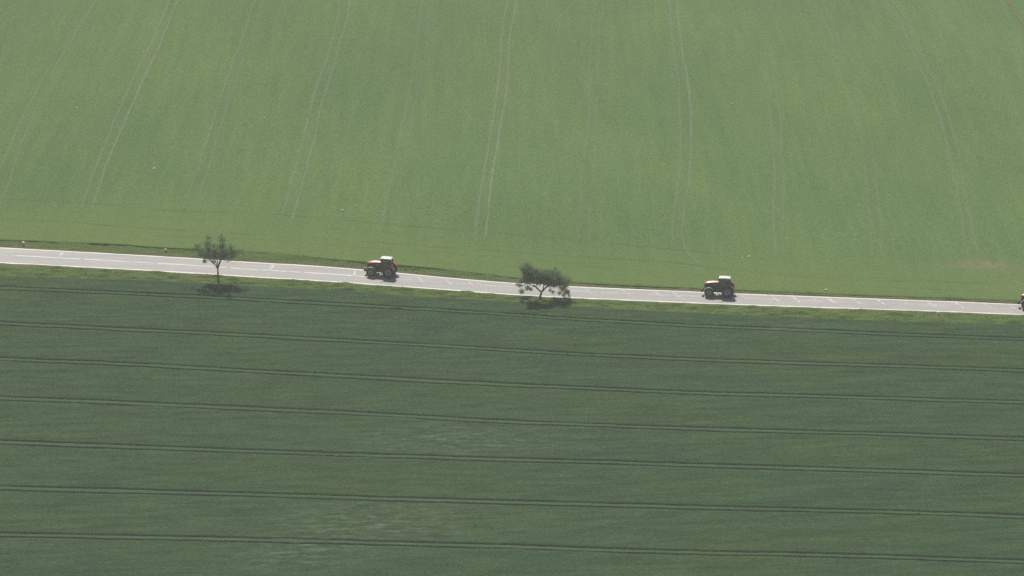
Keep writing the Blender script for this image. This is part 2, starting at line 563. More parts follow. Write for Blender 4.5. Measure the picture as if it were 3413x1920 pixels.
def near_place(x, t):
    a, b = float(road_near(x)), float(crop_near(x)); y = a - .9 + (b - a + .9) * t
    return y, max(0, min(1, (_n1(x, y, .35) - .46) * 4.5))


def far_place(x, t):
    a, b = float(road_far(x)), float(crop_far(x))
    if b - a < .7: return None
    y = a + .5 + (b - a) * t
    return y, max(0, min(1, (_n1(x, y, .3) - .44) * 4 * (.3 + .9 * t)))


tufts('grass_tufts', 17000, near_place, .10, .30, M['blade'], 'ragged upright grass tufts and weeds on the near verge')
tufts('grass_tufts', 6000, far_place, .10, .30, M['blade'], 'weeds and grass tufts along the far bank of the road')

# ---------------------------------------------------------------- far verge: low bank between road and young crop
ra, cb = road_far(xv), crop_far(xv)
cb = np.maximum(cb, ra + .35)
vr = []; zr = []; so = []
for k in range(13):
    t = k / 12
    y = ra + (cb - ra) * t - (1 - sstep(0, .15, t)) * .34 * (fbm(xv * .55, xv * 0 + 61, 3) - .42)
    width = cb - ra
    z = sstep(.0, .25, t) * (.04 + .40 * np.clip(fbm(xv * .5, y * 1.2 + 40, 3) - .33, 0, 1) * np.clip(width / 1.5, 0, 1))
    vr.append(y); zr.append(z + .062)
    so.append(.8 - .8 * sstep(.25, .9, (t * width) / 1.2 + .5 * (vnoise(xv * .4, xv * 0 + 7) - .5)))
V3 = strip(vr, zr, xv); so = np.array(so)
c = at(78, 819); so += np.exp(-(((V3[..., 0] - c.x) / 2) ** 2 + ((V3[..., 1] - c.y) / .8) ** 2))
o = grid_mesh('grass', V3, M['bank'], {'soil': np.clip(so, 0, 1)})
tag(o, 'thin brownish grass bank between the road and the pale far field', 'grass', kind='stuff')

# ---------------------------------------------------------------- far field: short young crop, its edge a small step above the bank
xf = np.arange(-190, 190.01, .55)
e = np.maximum(crop_far(xf), road_far(xf) + .35)
ys = [e - .03, e + (vnoise(xf * .9, xf * 0) - .5) * .3]
tall = .18 + (.24 * sstep(-95, -70, xf) * (1 - sstep(-8, 14, xf)) + .08) * np.clip(2.2 * vnoise(xf * .12 + 3, xf * 0 + 9) - .45, 0, 1)
zs = [np.full_like(xf, -.1), tall * .75 + .1 * (vnoise(xf * 1.1, xf * 0 + 4) - .5)]
off = np.concatenate([np.arange(.5, 40, .5), np.arange(40, 200, .9), np.geomspace(200, 330, 40)])
for d in off:
    y = e * (1 - min(1, d / 200)) + (d + e.mean() * min(1, d / 200))
    ys.append(y)
    zs.append(.30 + (tall - .30) * math.exp(-d / 1.0) + .05 * (vnoise(xf * 1.9, y * 1.9) - .5) + .06 * (fbm(xf * .15, y * .1, 2) - .5))
V4 = strip(ys, zs, xf)
bare = np.zeros(V4.shape[:2]); pale = np.zeros(V4.shape[:2])
for px, py, rx, ry, a in ((3270, 884, 4.2, 2.2, .8), (3340, 900, 6, 3, .28), (3390, 960, 5, 3, .25), (3200, 892, 6, 2, .25)):
    c = at(px, py); bare += a * np.exp(-(((V4[..., 0] - c.x) / rx) ** 2 + ((V4[..., 1] - c.y) / ry) ** 2))
dd = V4[..., 1] - e[None, :]
pale = (1 - sstep(8, 24, dd)) * .8
o = grid_mesh('field', V4, M['far'], {'bare': np.clip(bare, 0, 1), 'pale': np.clip(pale, 0, 1)})
tag(o, 'pale green young crop field crossed by thin wheel ruts beyond the road', 'field', kind='structure')


def far_h(x, y):
    return h(x, y) + .30


def ribbons(name, lines, mat, z, label):
    """thin strips lying on a surface; lines = (points in the photograph, width in metres, strength, taper)"""
    vs = []; fs = []; fade = []
    for pts, w, s, sx in lines:
        a = np.array(pts, float)
        d = np.concatenate([[0], np.cumsum(np.hypot(np.diff(a[:, 0]), np.diff(a[:, 1])))])
        tt = np.arange(0, d[-1], 12.0)
        px, py = np.interp(tt, d, a[:, 0]), np.interp(tt, d, a[:, 1])
        if len(px) > 9:
            k = np.exp(-.5 * (np.arange(-4, 5) / 2.0) ** 2); k /= k.sum()
            px = np.convolve(np.pad(px, 4, 'reflect', reflect_type='odd'), k, 'valid'); py = np.convolve(np.pad(py, 4, 'reflect', reflect_type='odd'), k, 'valid')
        p = ground(px, py)
        t = np.gradient(p[:, :2], axis=0); t /= np.linalg.norm(t, axis=1)[:, None] + 1e-9
        nrm = np.stack([-t[:, 1], t[:, 0]], 1)
        ph = random.random() * 99
        jit = (vnoise(np.arange(len(p)) * .35 + ph, np.zeros(len(p)) + ph) - .5) * .25
        o = len(vs)
        for i in range(len(p)):
            ww = w * (.75 + .5 * vnoise(np.array([i * .3 + ph]), np.array([ph]))[0])
            for q in (-.5, 0, .5):
                x_, y_ = p[i, 0] + nrm[i, 0] * (ww * q + jit[i]), p[i, 1] + nrm[i, 1] * (ww * q + jit[i])
                vs.append((x_, y_, float(h(x_, y_)) + z))
                f = s * (1 if q == 0 else .6) * (.75 + .5 * vnoise(np.array([i * .06 + ph]), np.array([ph + 3]))[0])
                end = .3 + min(i, len(p) - 1 - i) / 5
                fade.append(f * (min(1, end + .15) if sx else 1))
        for i in range(len(p) - 1):
            for q in (0, 1):
                fs.append((o + i * 3 + q, o + i * 3 + q + 1, o + i * 3 + q + 4, o + i * 3 + q + 3))
    me = bpy.data.meshes.new(name); me.from_pydata(vs, [], fs)
    at_ = me.attributes.new('fade', 'FLOAT', 'POINT'); at_.data.foreach_set('value', fade)
    ob = link(name, me, mat)
    return tag(ob, label, 'wheel tracks', kind='structure')


UP = 0  # ruts in pairs: points in the photograph, strength
ruts = [
    ([(330, -60), (298, 39), (182, 199), (99, 353), (33, 497), (0, 574), (-40, 680)], .5), ([(360, -70), (326, 0), (199, 204), (119, 375), (72, 486), (22, 640), (0, 690), (-15, 730)], .6),
    ([(590, -60), (568, 0), (544, 61), (513, 138), (458, 237), (414, 342), (381, 408), (353, 486), (298, 613), (290, 657), (265, 712)], .75),
    ([(622, -60), (596, 0), (544, 130), (494, 237), (458, 315), (419, 408), (359, 541), (331, 635), (304, 706)], .85),
    ([(870, -60), (850, 0), (814, 119), (778, 210), (734, 331), (706, 419), (684, 497), (646, 607), (613, 706)], .7),
    ([(898, -60), (878, 0), (839, 132), (806, 221), (784, 287), (729, 447), (695, 580), (662, 662), (635, 734)], .45),
    ([(1140, -60), (1134, 0), (1129, 55), (1096, 188), (1049, 309), (1021, 436), (993, 530), (960, 662), (941, 717), (938, 756)], .85),
    ([(1167, -60), (1165, 0), (1162, 55), (1131, 155), (1098, 276), (1065, 375), (1049, 469), (1027, 552), (994, 679), (974, 734), (966, 767)], .8),
    ([(1412, -60), (1406, 0), (1387, 182), (1365, 309), (1343, 419), (1321, 524), (1288, 679), (1260, 800)], .55),
    ([(1435, -60), (1431, 0), (1420, 182), (1398, 292), (1376, 386), (1359, 486), (1337, 580), (1315, 712), (1304, 773)], .45),
    ([(1703, -60), (1693, 0), (1674, 99), (1666, 232), (1655, 331), (1635, 453), (1619, 552), (1594, 690), (1583, 810)], .75),
    ([(1730, -60), (1724, 0), (1713, 61), (1699, 121), (1696, 221), (1685, 331), (1663, 453), (1644, 580), (1630, 690), (1616, 815)], .95),
    ([(1972, 40), (1972, 83), (1967, 276), (1961, 442), (1944, 552), (1933, 707), (1925, 820)], .5),
    ([(1998, 40), (1997, 83), (1994, 331), (1989, 497), (1975, 580), (1967, 707), (1961, 840)], .5),
    ([(2225, -60), (2231, 0), (2237, 110), (2250, 199), (2262, 276), (2267, 373), (2269, 559), (2247, 714), (2238, 807), (2247, 857)], .7),
    ([(2250, -60), (2256, 0), (2260, 81), (2275, 180), (2291, 267), (2303, 373), (2306, 497), (2300, 602), (2278, 714), (2272, 795), (2284, 851), (2337, 894)], .8),
    ([(2695, -50), (2722, 19), (2753, 93), (2778, 149), (2785, 185), (2770, 207), (2741, 211), (2640, 214), (2536, 224)], .5),
    ([(2715, -50), (2747, 19), (2778, 99), (2809, 155), (2811, 190), (2790, 207), (2700, 217), (2640, 220)], .5),
    ([(2531, 222), (2535, 236), (2561, 311), (2570, 422), (2583, 559), (2579, 776), (2589, 870)], .7),
    ([(2570, 230), (2598, 360), (2607, 528), (2614, 621), (2607, 857), (2623, 888)], .6),
    ([(2834, 311), (2865, 435), (2887, 590), (2899, 714), (2909, 880)], .5), ([(2880, 400), (2906, 472), (2927, 683), (2937, 776), (2940, 885)], .5),
    ([(2910, -60), (2946, 0), (3014, 99), (3039, 180), (3083, 261), (3138, 410), (3173, 559), (3197, 683), (3213, 795), (3232, 875)], .6),
    ([(2930, -60), (2965, 0), (3036, 87), (3076, 193), (3126, 298), (3163, 398), (3191, 497), (3219, 652), (3241, 776), (3269, 875)], .65)]
ribbons('wheel_tracks', [(p, .5, s * .78, True) for p, s in ruts], M['rut'], .375, 'thin pale paired wheel ruts running up the far field')
fur = [([(-80, 667), (0, 670), (261, 679), (559, 707), (885, 716), (1200, 744), (1600, 778), (2100, 822), (2500, 862)], .8, .8),
       ([(-80, 732), (0, 735), (233, 744), (419, 761), (838, 786), (1200, 810), (1600, 838), (2000, 866), (2200, 876), (2577, 921), (2859, 940), (3413, 952)], .8, .8),
       ([(0, 700), (400, 722), (800, 745), (1200, 772), (1500, 800)], .5, .45), ([(1900, 880), (2300, 898), (2800, 925), (3200, 945)], .5, .55),
       ([(500, 790), (900, 805), (1300, 838), (1700, 866), (2100, 905), (2400, 930)], .6, .5), ([(2500, 945), (2900, 962), (3300, 978)], .5, .5)]
ribbons('wheel_tracks', [(p, w, s, True) for p, w, s in fur], M['furrow'], .368, 'faint dark headland tracks running along the road side of the far field')

# meadow beyond the far corner, with an earthy edge
cv = ground(np.array([3280, 3345, 3400, 3460, 3540]), np.array([-90, 0, 75, 165, 300]))
n = 40
tt = np.linspace(0, 4, n)
bx = np.interp(tt, range(5), cv[:, 0]); by = np.interp(tt, range(5), cv[:, 1])
wid = np.array([0, .35, .8, 1.6, 4, 9, 18, 40])
Vc = np.zeros((len(wid), n, 3)); soil = np.zeros((len(wid), n))
for i, w in enumerate(wid):
    x_, y_ = bx + w * .96 + (.25 * (vnoise(by * .6, by * 0 + i) - .5) if i < 4 else 0), by + w * .3
    Vc[i, :, 0] = x_; Vc[i, :, 1] = y_; Vc[i, :, 2] = h(x_, y_) + (.36, .40, .42, .55, .55, .55, .55, .55)[i]
    soil[i] = (.9, .9, .7, .1, 0, 0, 0, 0)[i]
o = grid_mesh('meadow', Vc, M['corner'], {'soil': soil})
tag(o, 'brighter green field corner with a brown edge beyond the far field', 'meadow', kind='structure')

# ---------------------------------------------------------------- road and its paint
ra, rb = road_near(xs), road_far(xs)
tv = np.linspace(0, 1, 9)
cross = [-.06] + [.03 + .05 * 4 * t * (1 - t) for t in tv] + [-.06]
yy = [ra - .04] + [ra + (rb - ra) * t for t in tv] + [rb + .04]
o = grid_mesh('road', strip(yy, cross), M['road'])
tag(o, 'narrow grey country road running across between the two fields', 'road', kind='structure')


def road_z(x, y):
    a, b = road_near(x), road_far(x)
    t = np.clip((y - a) / (b - a), 0, 1)
    i = np.clip((t * 8).astype(int), 0, 7); f = t * 8 - i
    zz = np.array(cross[1:-1])
    return h(x, y) + zz[i] * (1 - f) + zz[i + 1] * f


def paint(name, segs, mat, label, lift=.012):
    vs = []; fs = []; fade = []
    for x0, x1, fy, w, s in segs:
        n = max(2, int((x1 - x0) / .4) + 1)
        x = np.linspace(x0, x1, n)
        y = fy(x)
        o = len(vs)
        wv = w * (.85 + .3 * vnoise(x * .7, x * 0 + 3))
        for i in range(n):
            for q in (-.5, .5):
                yv = y[i] + q * wv[i]
                vs.append((x[i], yv, float(road_z(x[i:i + 1], np.array([yv]))[0]) + lift)); fade.append(s)
        fs += [(o + 2 * i, o + 2 * i + 2, o + 2 * i + 3, o + 2 * i + 1) for i in range(n - 1)]
    me = bpy.data.meshes.new(name); me.from_pydata(vs, [], fs)
    a_ = me.attributes.new('fade', 'FLOAT', 'POINT'); a_.data.foreach_set('value', fade)
    return tag(link(name, me, mat), label, 'road marking', kind='structure')


paint('road_marking', [(-169, 169, lambda x: road_far(x) - .30, .48, 1.0)], M['paint'], 'white edge line along the far side of the road')
paint('road_marking', [(-169, 169, lambda x: road_near(x) + .22, .45, 1.0)], M['paint'], 'white edge line along the near side of the road')
segs = []
x = -168.0
while x < -22:
    L = 11.5; segs.append((x, x + L, centre, .42, 1.0)); x += L + .7
x = -21
while x < 160:
    L = random.uniform(3, 6); segs.append((x, x + L, centre, .42, random.uniform(.5, .95) if x < 45 else random.uniform(.3, .65))); x += L + random.uniform(.5, 2.2)
paint('road_marking', segs, M['centre'], 'worn white dashed line along the middle of the road')


def patch_mesh(lst):
    vs = []; fs = []; fade = []
    for px, t0, t1, w, skew, s in lst:
        c = at(px, np.interp(px, [0, 1600, 3413], [850, 955, 1033])); o = len(vs)
        n = 7
        for i in range(n):
            t = t0 + (t1 - t0) * i / (n - 1)
            a, b = float(road_near(c.x)), float(road_far(c.x))
            for q in (-1, 0, 1):
                xq = c.x + q * w * .5 * random.uniform(.7, 1.2) + skew * (.5 - t)
                yq = a + (b - a) * t
                vs.append((xq, yq, float(road_z(np.array([xq]), np.array([yq]))[0]) + .02)); fade.append(s * (1 if q == 0 else .35) * (1 if 0 < i < n - 1 else .4))
        for i in range(n - 1):
            for q in (0, 1): fs.append((o + i * 3 + q, o + i * 3 + q + 1, o + i * 3 + q + 4, o + i * 3 + q + 3))
    me = bpy.data.meshes.new('road_repairs'); me.from_pydata(vs, [], fs)
    a_ = me.attributes.new('fade', 'FLOAT', 'POINT'); a_.data.foreach_set('value', fade)
    return tag(link('road_repairs', me, M['patch']), 'pale sealed joints and patches across the road surface', 'road patch', kind='structure')


pl = [(198, .5, .96, .8, -.6, 1.0), (900, .48, .96, 1.1, -.8, 1.0), (897, .08, .5, .7, 0, .4), (1178, .5, .95, .7, -.5, .9), (262, .28, .5, .6, .2, .4)]
for px in (1405, 1500, 1576, 1606, 1968, 2093, 2200, 2260, 2487, 2590, 2661, 2726, 2780, 2862, 2945, 3028, 3112, 3205, 3300, 3385, 3470):
    s_ = random.uniform(.75, 1.0)
    pl.append((px, .36, .9, random.uniform(.6, 1.0), 2.2, s_))
    if random.random() < .5: pl.append((px + 12, .1, .4, .6, .8, .5))
patch_mesh(pl)

# ---------------------------------------------------------------- tractor
def wheel(parent, x, y, r, w, rim_r, lugs):
    """tyre with lugs, dished grey rim and a hub; y > 0 is the tractor's left"""
    s = 1 if y > 0 else -1
    hb = MB(); hb.lathe([(.0, s * w * .34), (.09, s * w * .34), (.12, s * w * .22), (.14, s * w * .05), (0, s * w * .05)], 16)
    hub = hb.build('wheel', M['iron'], parent, smooth=True); hub.location = (x, y, r)
    t = MB(); hw = w / 2
    t.lathe([(rim_r, -hw * .8), (rim_r + .05, -hw * .92), ((r + rim_r) / 2, -hw), (r * .93, -hw * .95), (r * .965, -hw * .8), (r * .97, 0), (r * .965, hw * .8), (r * .93, hw * .95),
             ((r + rim_r) / 2, hw), (rim_r + .05, hw * .92), (rim_r, hw * .8)], 40)
    for i in range(lugs):
        for sd in (-1, 1):
            a0 = 2 * math.pi * (i + (.5 if sd > 0 else 0)) / lugs
            pts = []
            for (yy_, da) in ((0.02, 0), (hw * 1.0, .26)):
                for dt in (-.035 / r, .035 / r):
                    for rr in (r * .95, r * 1.0 if yy_ < hw * .5 else r * .985):
                        a = a0 + da + dt
                        pts.append((rr * math.cos(a), sd * yy_, rr * math.sin(a)))
            t.add(pts, [(0, 1, 3, 2), (4, 6, 7, 5), (0, 4, 5, 1), (2, 3, 7, 6), (1, 5, 7, 3), (0, 2, 6, 4)])
    t.build('tyre', M['rubber'], hub, smooth=True)
    rm = MB()
    rm.lathe([(rim_r + .01, -hw * .8), (rim_r + .025, s * hw * .86), (rim_r - .03, s * hw * .84), (rim_r - .07, s * hw * .45), (rim_r * .62, s * hw * .30), (rim_r * .5, s * hw * .42), (.13, s * hw * .42), (.0, s * hw * .42)], 32)
    for k in range(8):
        a = 2 * math.pi * k / 8
        rm.lathe([(0, s * hw * .5), (.022, s * hw * .5), (.022, s * hw * .38)], 6, .2 * math.cos(a), 0, .2 * math.sin(a))
    rm.build('rim', M['rim'], hub, smooth=True)


def make_tractor():
    T = empty('tractor')
    FX = 2.95
    b = MB()                                                           # gearbox, engine block, sump and rear axle housing
    b.box(-.45, 1.55, -.27, .27, .72, 1.35); b.box(1.55, 3.45, -.24, .24, .82, 1.75); b.box(1.7, 3.0, -.19, .19, .62, .86)
    b.box(-.2, .22, -.62, .62, .80, 1.18); b.box(3.40, 3.62, -.30, .30, .75, 1.35)
    b.build('chassis', M['iron'], T, .03)
    b = MB()                                                           # bonnet: crowned across, falling towards the nose
    st = [(1.50, 2.46, 2.20, .43), (2.0, 2.46, 2.19, .45), (2.6, 2.43, 2.17, .45), (3.1, 2.36, 2.12, .44), (3.45, 2.27, 2.07, .42), (3.68, 2.16, 2.02, .37), (3.80, 2.03, 1.99, .28)]
    cs = [-1.0, -1.0, -.93, -.75, -.5, -.25, 0, .25, .5, .75, .93, 1.0, 1.0]
    for x_, zt, zb, w_ in st:
        for j, c_ in enumerate(cs):
            z_ = zb if j in (0, 12) else zt - .14 * abs(c_) ** 2 * (zt - zb) / .26
            b.v.append((x_, c_ * w_, max(z_, zb)))
    m_ = len(cs)
    b.f += [(i * m_ + j, i * m_ + j + 1, (i + 1) * m_ + j + 1, (i + 1) * m_ + j) for i in range(len(st) - 1) for j in range(m_ - 1)]
    b.f += [tuple(range(m_)), tuple(range((len(st) - 1) * m_, len(st) * m_))] + [((i + 1) * m_, i * m_, i * m_ + m_ - 1, (i + 1) * m_ + m_ - 1) for i in range(len(st) - 1)]
    hood = b.build('hood', M['red'], T, smooth=True)
    for s in (-1, 1):
        b = MB(); b.prism([(1.50, 2.195), (2.4, 2.185), (3.3, 2.095), (3.72, 2.00), (3.66, 1.45), (3.1, 1.40), (2.6, 1.52), (1.5, 1.40)], s * .385, s * .42)
        b.build('side_panel', M['black'], T)
        b = MB(); b.prism([(1.75, 1.98), (2.55, 1.97), (2.2, 1.74), (1.8, 1.72)], s * .422, s * .43); b.build('side_stripe', M['red'], T)
        b = MB(); b.box(3.70, 3.77, s * .20, s * .39, 1.78, 1.92); b.build('headlight', M['lamp'], T, .012)
    b = MB(); b.prism([(3.66, 2.00), (3.78, 1.985), (3.72, 1.42), (3.60, 1.40)], -.40, .40)
    for k in range(5): b.box(3.73, 3.75 + .008 * k, -.34, .34, 1.46 + .06 * k, 1.485 + .06 * k)
    b.build('grille', M['black'], T)
    b = MB()
    for k in range(9): b.box(3.98, 4.30, -.45 + k * .1, -.36 + k * .1, .62, 1.08)
    b.build('front_weight', M['black'], T, .015)
    b = MB()
    for s in (-1, 1): b.tube([(3.5, s * .32, .85), (3.8, s * .36, .70), (4.05, s * .38, .68)], .05, 8)
    b.tube([(3.6, 0, 1.2), (4.0, 0, 1.0)], .04, 8); b.build('front_linkage', M['iron'], T)
    b = MB(); b.tube([(FX, -.8, .78), (FX, -.3, .74), (FX, .3, .74), (FX, .8, .78)], [.13, .10, .10, .13], 10); b.box(FX - .18, FX + .18, -.2, .2, .62, .92)
    b.build('front_axle', M['iron'], T, smooth=True)
    for s in (-1, 1):
        wheel(T, 0, s * .95, .98, .66, .50, 20)
        wheel(T, FX, s * .95, .77, .54, .38, 18)
        b = MB(); b.arc(FX, .77, .84, .87, 25, 150, s * .72, s * 1.20); b.tube([(FX, s * .62, .9), (FX, s * .66, 1.55), (FX, s * .8, 1.62)], .03, 6)
        b.build('front_mudguard', M['grey'], T, smooth=True)
        b = MB(); b.arc(0, .98, 1.10, 1.15, 8, 150, s * .68, s * 1.24, 18); b.arc(0, .98, .62, 1.11, 8, 150, s * .655, s * .685, 18)
        f = b.build('rear_mudguard', M['red'], T, smooth=True)
        b = MB(); b.box(-1.06, -.99, s * .95, s * 1.18, 1.50, 1.62); b.build('tail_light', M['amber'], f, .01)
        # steps and tank below the cab
        b = MB(); b.prism([(.98, .72), (2.02, .78), (2.10, 1.32), (.98, 1.42)], s * .34, s * .74); tk = b.build('fuel_tank', M['black'], T, .05)
        b = MB()
        for k in range(3): b.box(1.18, 1.62, s * .74, s * (.98 - .05 * k), .55 + .30 * k, .58 + .30 * k)
        b.box(1.16, 1.19, s * .76, s * .95, .50, 1.3); b.box(1.61, 1.64, s * .76, s * .95, .50, 1.3)
        b.build('step', M['iron'], tk)
        b = MB(); b.tube([(1.40, s * .60, 2.72), (1.58, s * 1.14, 2.74), (1.58, s * 1.16, 2.68)], .016, 6); mi = b.build('mirror', M['black'], T)
        b = MB(); b.box(1.55, 1.60, s * 1.06, s * 1.27, 2.32, 2.68); b.build('mirror_glass', M['steel'], mi, .015)
    # cab: floor and pillars carry the panes and the roof
    b = MB()
    b.prism([(-.50, 1.62), (1.42, 1.30), (1.46, 1.62), (1.40, 1.78), (-.52, 1.90)], -.64, .64)
    for s in (-1, 1):
        b.tube([(1.42, s * .60, 1.60), (1.38, s * .55, 2.96)], .042, 8); b.tube([(.52, s * .70, 1.60), (.50, s * .60, 2.96)], .035, 8)
        b.tube([(-.52, s * .66, 1.70), (-.24, s * .55, 2.96)], .05, 8); b.tube([(1.38, s * .55, 2.94), (-.24, s * .55, 2.94)], .04, 8)
        b.tube([(1.42, s * .62, 1.74), (-.52, s * .67, 1.86)], .04, 8)
    b.tube([(1.38, -.55, 2.94), (1.38, .55, 2.94)], .04, 8); b.tube([(-.24, -.55, 2.94), (-.24, .55, 2.94)], .04, 8)
    cab = b.build('cab', M['black'], T, smooth=True)
    def pane(name, q):
        b = MB(); n = (Vector(q[1]) - Vector(q[0])).cross(Vector(q[3]) - Vector(q[0])).normalized() * .008
        b.add([Vector(p) - n for p in q] + [Vector(p) + n for p in q], [(0, 1, 2, 3), (7, 6, 5, 4), (0, 4, 5, 1), (1, 5, 6, 2), (2, 6, 7, 3), (3, 7, 4, 0)])
        b.build(name, M['glass'], cab)
    pane('windscreen', [(1.42, -.56, 1.76), (1.42, .56, 1.76), (1.38, .51, 2.90), (1.38, -.51, 2.90)])
    pane('rear_window', [(-.52, -.62, 1.90), (-.52, .62, 1.90), (-.24, .51, 2.90), (-.24, -.51, 2.90)])
    for s in (-1, 1):
        pane('door_window', [(1.38, s * .655, 1.78), (.56, s * .705, 1.82), (.54, s * .58, 2.90), (1.34, s * .56, 2.90)])
        pane('side_window', [(.48, s * .705, 1.83), (-.47, s * .67, 1.89), (-.20, s * .56, 2.90), (.46, s * .58, 2.90)])
    b = MB(); b.prism([(-.34, 3.00), (1.50, 2.99), (1.52, 3.06), (1.34, 3.14), (.5, 3.17), (-.22, 3.14), (-.38, 3.06)], -.60, .60)
    roof = b.build('roof', M['white'], T, .06, 3)
    for s in (-1, 1):
        for xq in (1.51, -.41):
            b = MB(); b.box(xq - .02, xq + .03, s * .42, s * .62, 3.02, 3.10); b.build('work_lamp', M['lamp'], roof, .01)
    b = MB(); b.box(.10, .62, -.26, .26, 1.80, 1.98); b.prism([(.02, 1.95), (.16, 1.95), (.04, 2.68), (-.08, 2.66)], -.24, .24); b.build('seat', M['cloth'], T, .05)
    b = MB(); b.tube([(1.30, 0, 1.78), (1.05, 0, 2.12)], .035, 8)
    ring = [Vector((1.04, 0, 2.13)) + Vector((.13 * math.cos(a), .2 * math.sin(a), .10 * math.cos(a))) for a in [2 * math.pi * k / 16 for k in range(17)]]
    b.tube(ring, .015, 6); b.build('steering_wheel', M['black'], T)
    b = MB(); b.tube([(1.62, -.60, 1.6), (1.62, -.60, 2.75), (1.62, -.60, 3.0), (1.56, -.62, 3.12)], [.075, .075, .05, .05], 10); b.build('exhaust', M['iron'], T, smooth=True)
    b = MB()
    for s in (-1, 1):
        b.tube([(-.35, s * .32, .75), (-.85, s * .38, .62), (-1.18, s * .42, .60)], .05, 8); b.tube([(-.40, s * .30, 1.25), (-.78, s * .36, 1.28), (-.86, s * .38, .66)], .035, 8)
    b.box(-1.0, -.42, -.06, .06, .50, .60); b.tube([(-.45, 0, 1.15), (-1.05, 0, .98)], .035, 8); b.build('rear_hitch', M['iron'], T)
    return T


def place_tractor(t, px, py):
    p = at(px, py)
    x0, x1 = p.x - 3.2, p.x + .2
    yl = lambda x: float(road_near(x)) * .27 + float(road_far(x)) * .73
    fy = p.y - yl(p.x)
    P0 = Vector((p.x, yl(p.x) + fy, 0)); P1 = Vector((p.x - 2.95, yl(p.x - 2.95) + fy, 0))
    for q in (P0, P1): q.z = float(road_z(np.array([q.x]), np.array([q.y]))[0])
    fwd = (P1 - P0).normalized()
    sl = float(h(p.x, p.y + 1) - h(p.x, p.y - 1)) / 2
    left = Vector((0, -1, -sl)); left = (left - fwd * left.dot(fwd)).normalized()
    up = fwd.cross(left)
    m = Matrix((fwd, left, up)).transposed().to_4x4(); m.translation = P0
    t.matrix_world = m


tr = make_tractor()
place_tractor(tr, 1300, 921.5)
tag(tr, 'red tractor with white cab roof driving between the two roadside trees', 'tractor', 'red tractors driving in a convoy on the road')
t2 = copy_tree(tr); place_tractor(t2, 2426, 987.5)
tag(t2, 'red tractor with white cab roof to the right of the umbrella shaped tree')
t3 = copy_tree(tr); place_tractor(t3, 3482, 1029)
tag(t3, 'tractor of which only the nose shows at the right end of the road')

M['red_old'] = simple('dull_red_paint', (.36, .040, .026), .5, 0, .5, .15, 3, .8)
for tt_, ang in ((t2, .4), (t3, .9)):
    for ch in tt_.children:
        if ch.name.startswith('wheel'): ch.rotation_euler.y = ang
for ch in t2.children:
    if ch.name.split('.')[0] in ('rear_mudguard', 'side_stripe'):
        ch.material_slots[0].link = 'OBJECT'; ch.material_slots[0].material = M['red_old']

# ---------------------------------------------------------------- trees
def make_tree(name, base, sx, sz, org, fork, limbs, clusters, leafmat, lab, size, per, depth, trunk_r, seed):
    rs = random.Random(seed)
    root = empty(name, base)
    cv = lambda q: Vector(((q[0] - org[0]) * sx, 0, (org[1] - q[1]) * sz))
    bark = MB(); fk = [cv(q) for q in fork]
    bark.tube([Vector((0, 0, -.3))] + fk, [trunk_r * 1.5, trunk_r * 1.15] + [trunk_r * (1 - .1 * i) for i in range(1, len(fk))], 10)
    tips = []
    for lb in limbs:
        pts = [fk[-1]] + [cv(q) + Vector((0, rs.uniform(-.5, .5) * depth * (i + 1) / len(lb), 0)) for i, q in enumerate(lb)]
        rad = [trunk_r * (.72 - .5 * i / (len(pts) - 1)) for i in range(len(pts))]
        bark.tube(pts, rad, 8); tips += [(p, rad[i]) for i, p in enumerate(pts) if i > 0]
    cl = []
    for (zx, zy, r, dens) in clusters:
        c = cv((zx, zy)); rr = r * sx
        k = 1 if dens < .5 else 2
        for _ in range(k):
            yy_ = rs.uniform(-1, 1) * depth
            cc = Vector((c.x + rs.uniform(-.2, .2) * rr, yy_, c.z - yy_ * .36 + rs.uniform(-.1, .1)))
            cl.append((cc, rr * rs.uniform(.75, 1.1), dens / k))
    for c, r, d in cl:                                                  # a branch to every clump
        p0, r0 = min(tips, key=lambda t: (t[0] - c).length)
        mid = (p0 + c) / 2 + Vector((rs.uniform(-.15, .15), rs.uniform(-.15, .15), rs.uniform(.0, .25)))
        bark.tube([p0, mid, c], [min(r0, .045), .028, .014], 5)
        for _ in range(2):
            e_ = c + Vector((rs.gauss(0, 1), rs.gauss(0, 1), rs.gauss(0, .8))) * r * .75
            bark.tube([mid.lerp(c, .6), e_], [.016, .007], 4)
    bark.build('trunk', M['bark'], root, smooth=True)
    vs = []; fs = []
    for c, r, d in cl:
        n = int(per * d * (r / .6) ** 2)
        for _ in range(n):
            v = Vector((rs.gauss(0, 1), rs.gauss(0, 1), rs.gauss(0, 1)))
            v = v.normalized() * (rs.random() ** .8) * r * 1.6; v.z *= .8
            p = c + v
            a = Vector((rs.gauss(0, 1), rs.gauss(0, 1), rs.gauss(0, .6))).normalized()
            b = a.cross(Vector((rs.gauss(0, 1), rs.gauss(0, 1), rs.gauss(0, 1)))).normalized()
            L = size * rs.uniform(.6, 1.35); w_ = L * rs.uniform(.35, .55)
            o = len(vs)
            bend = a.cross(b) * L * .15
            vs += [p - a * L / 2, p + b * w_ / 2 + bend, p + a * L / 2, p - b * w_ / 2 + bend]
            fs += [(o, o + 1, o + 2, o + 3)]
    me = bpy.data.meshes.new('crown'); me.from_pydata([tuple(v) for v in vs], [], fs)
    link('crown', me, leafmat, root)
    return tag(root, lab, 'tree', 'trees standing on the road verge')


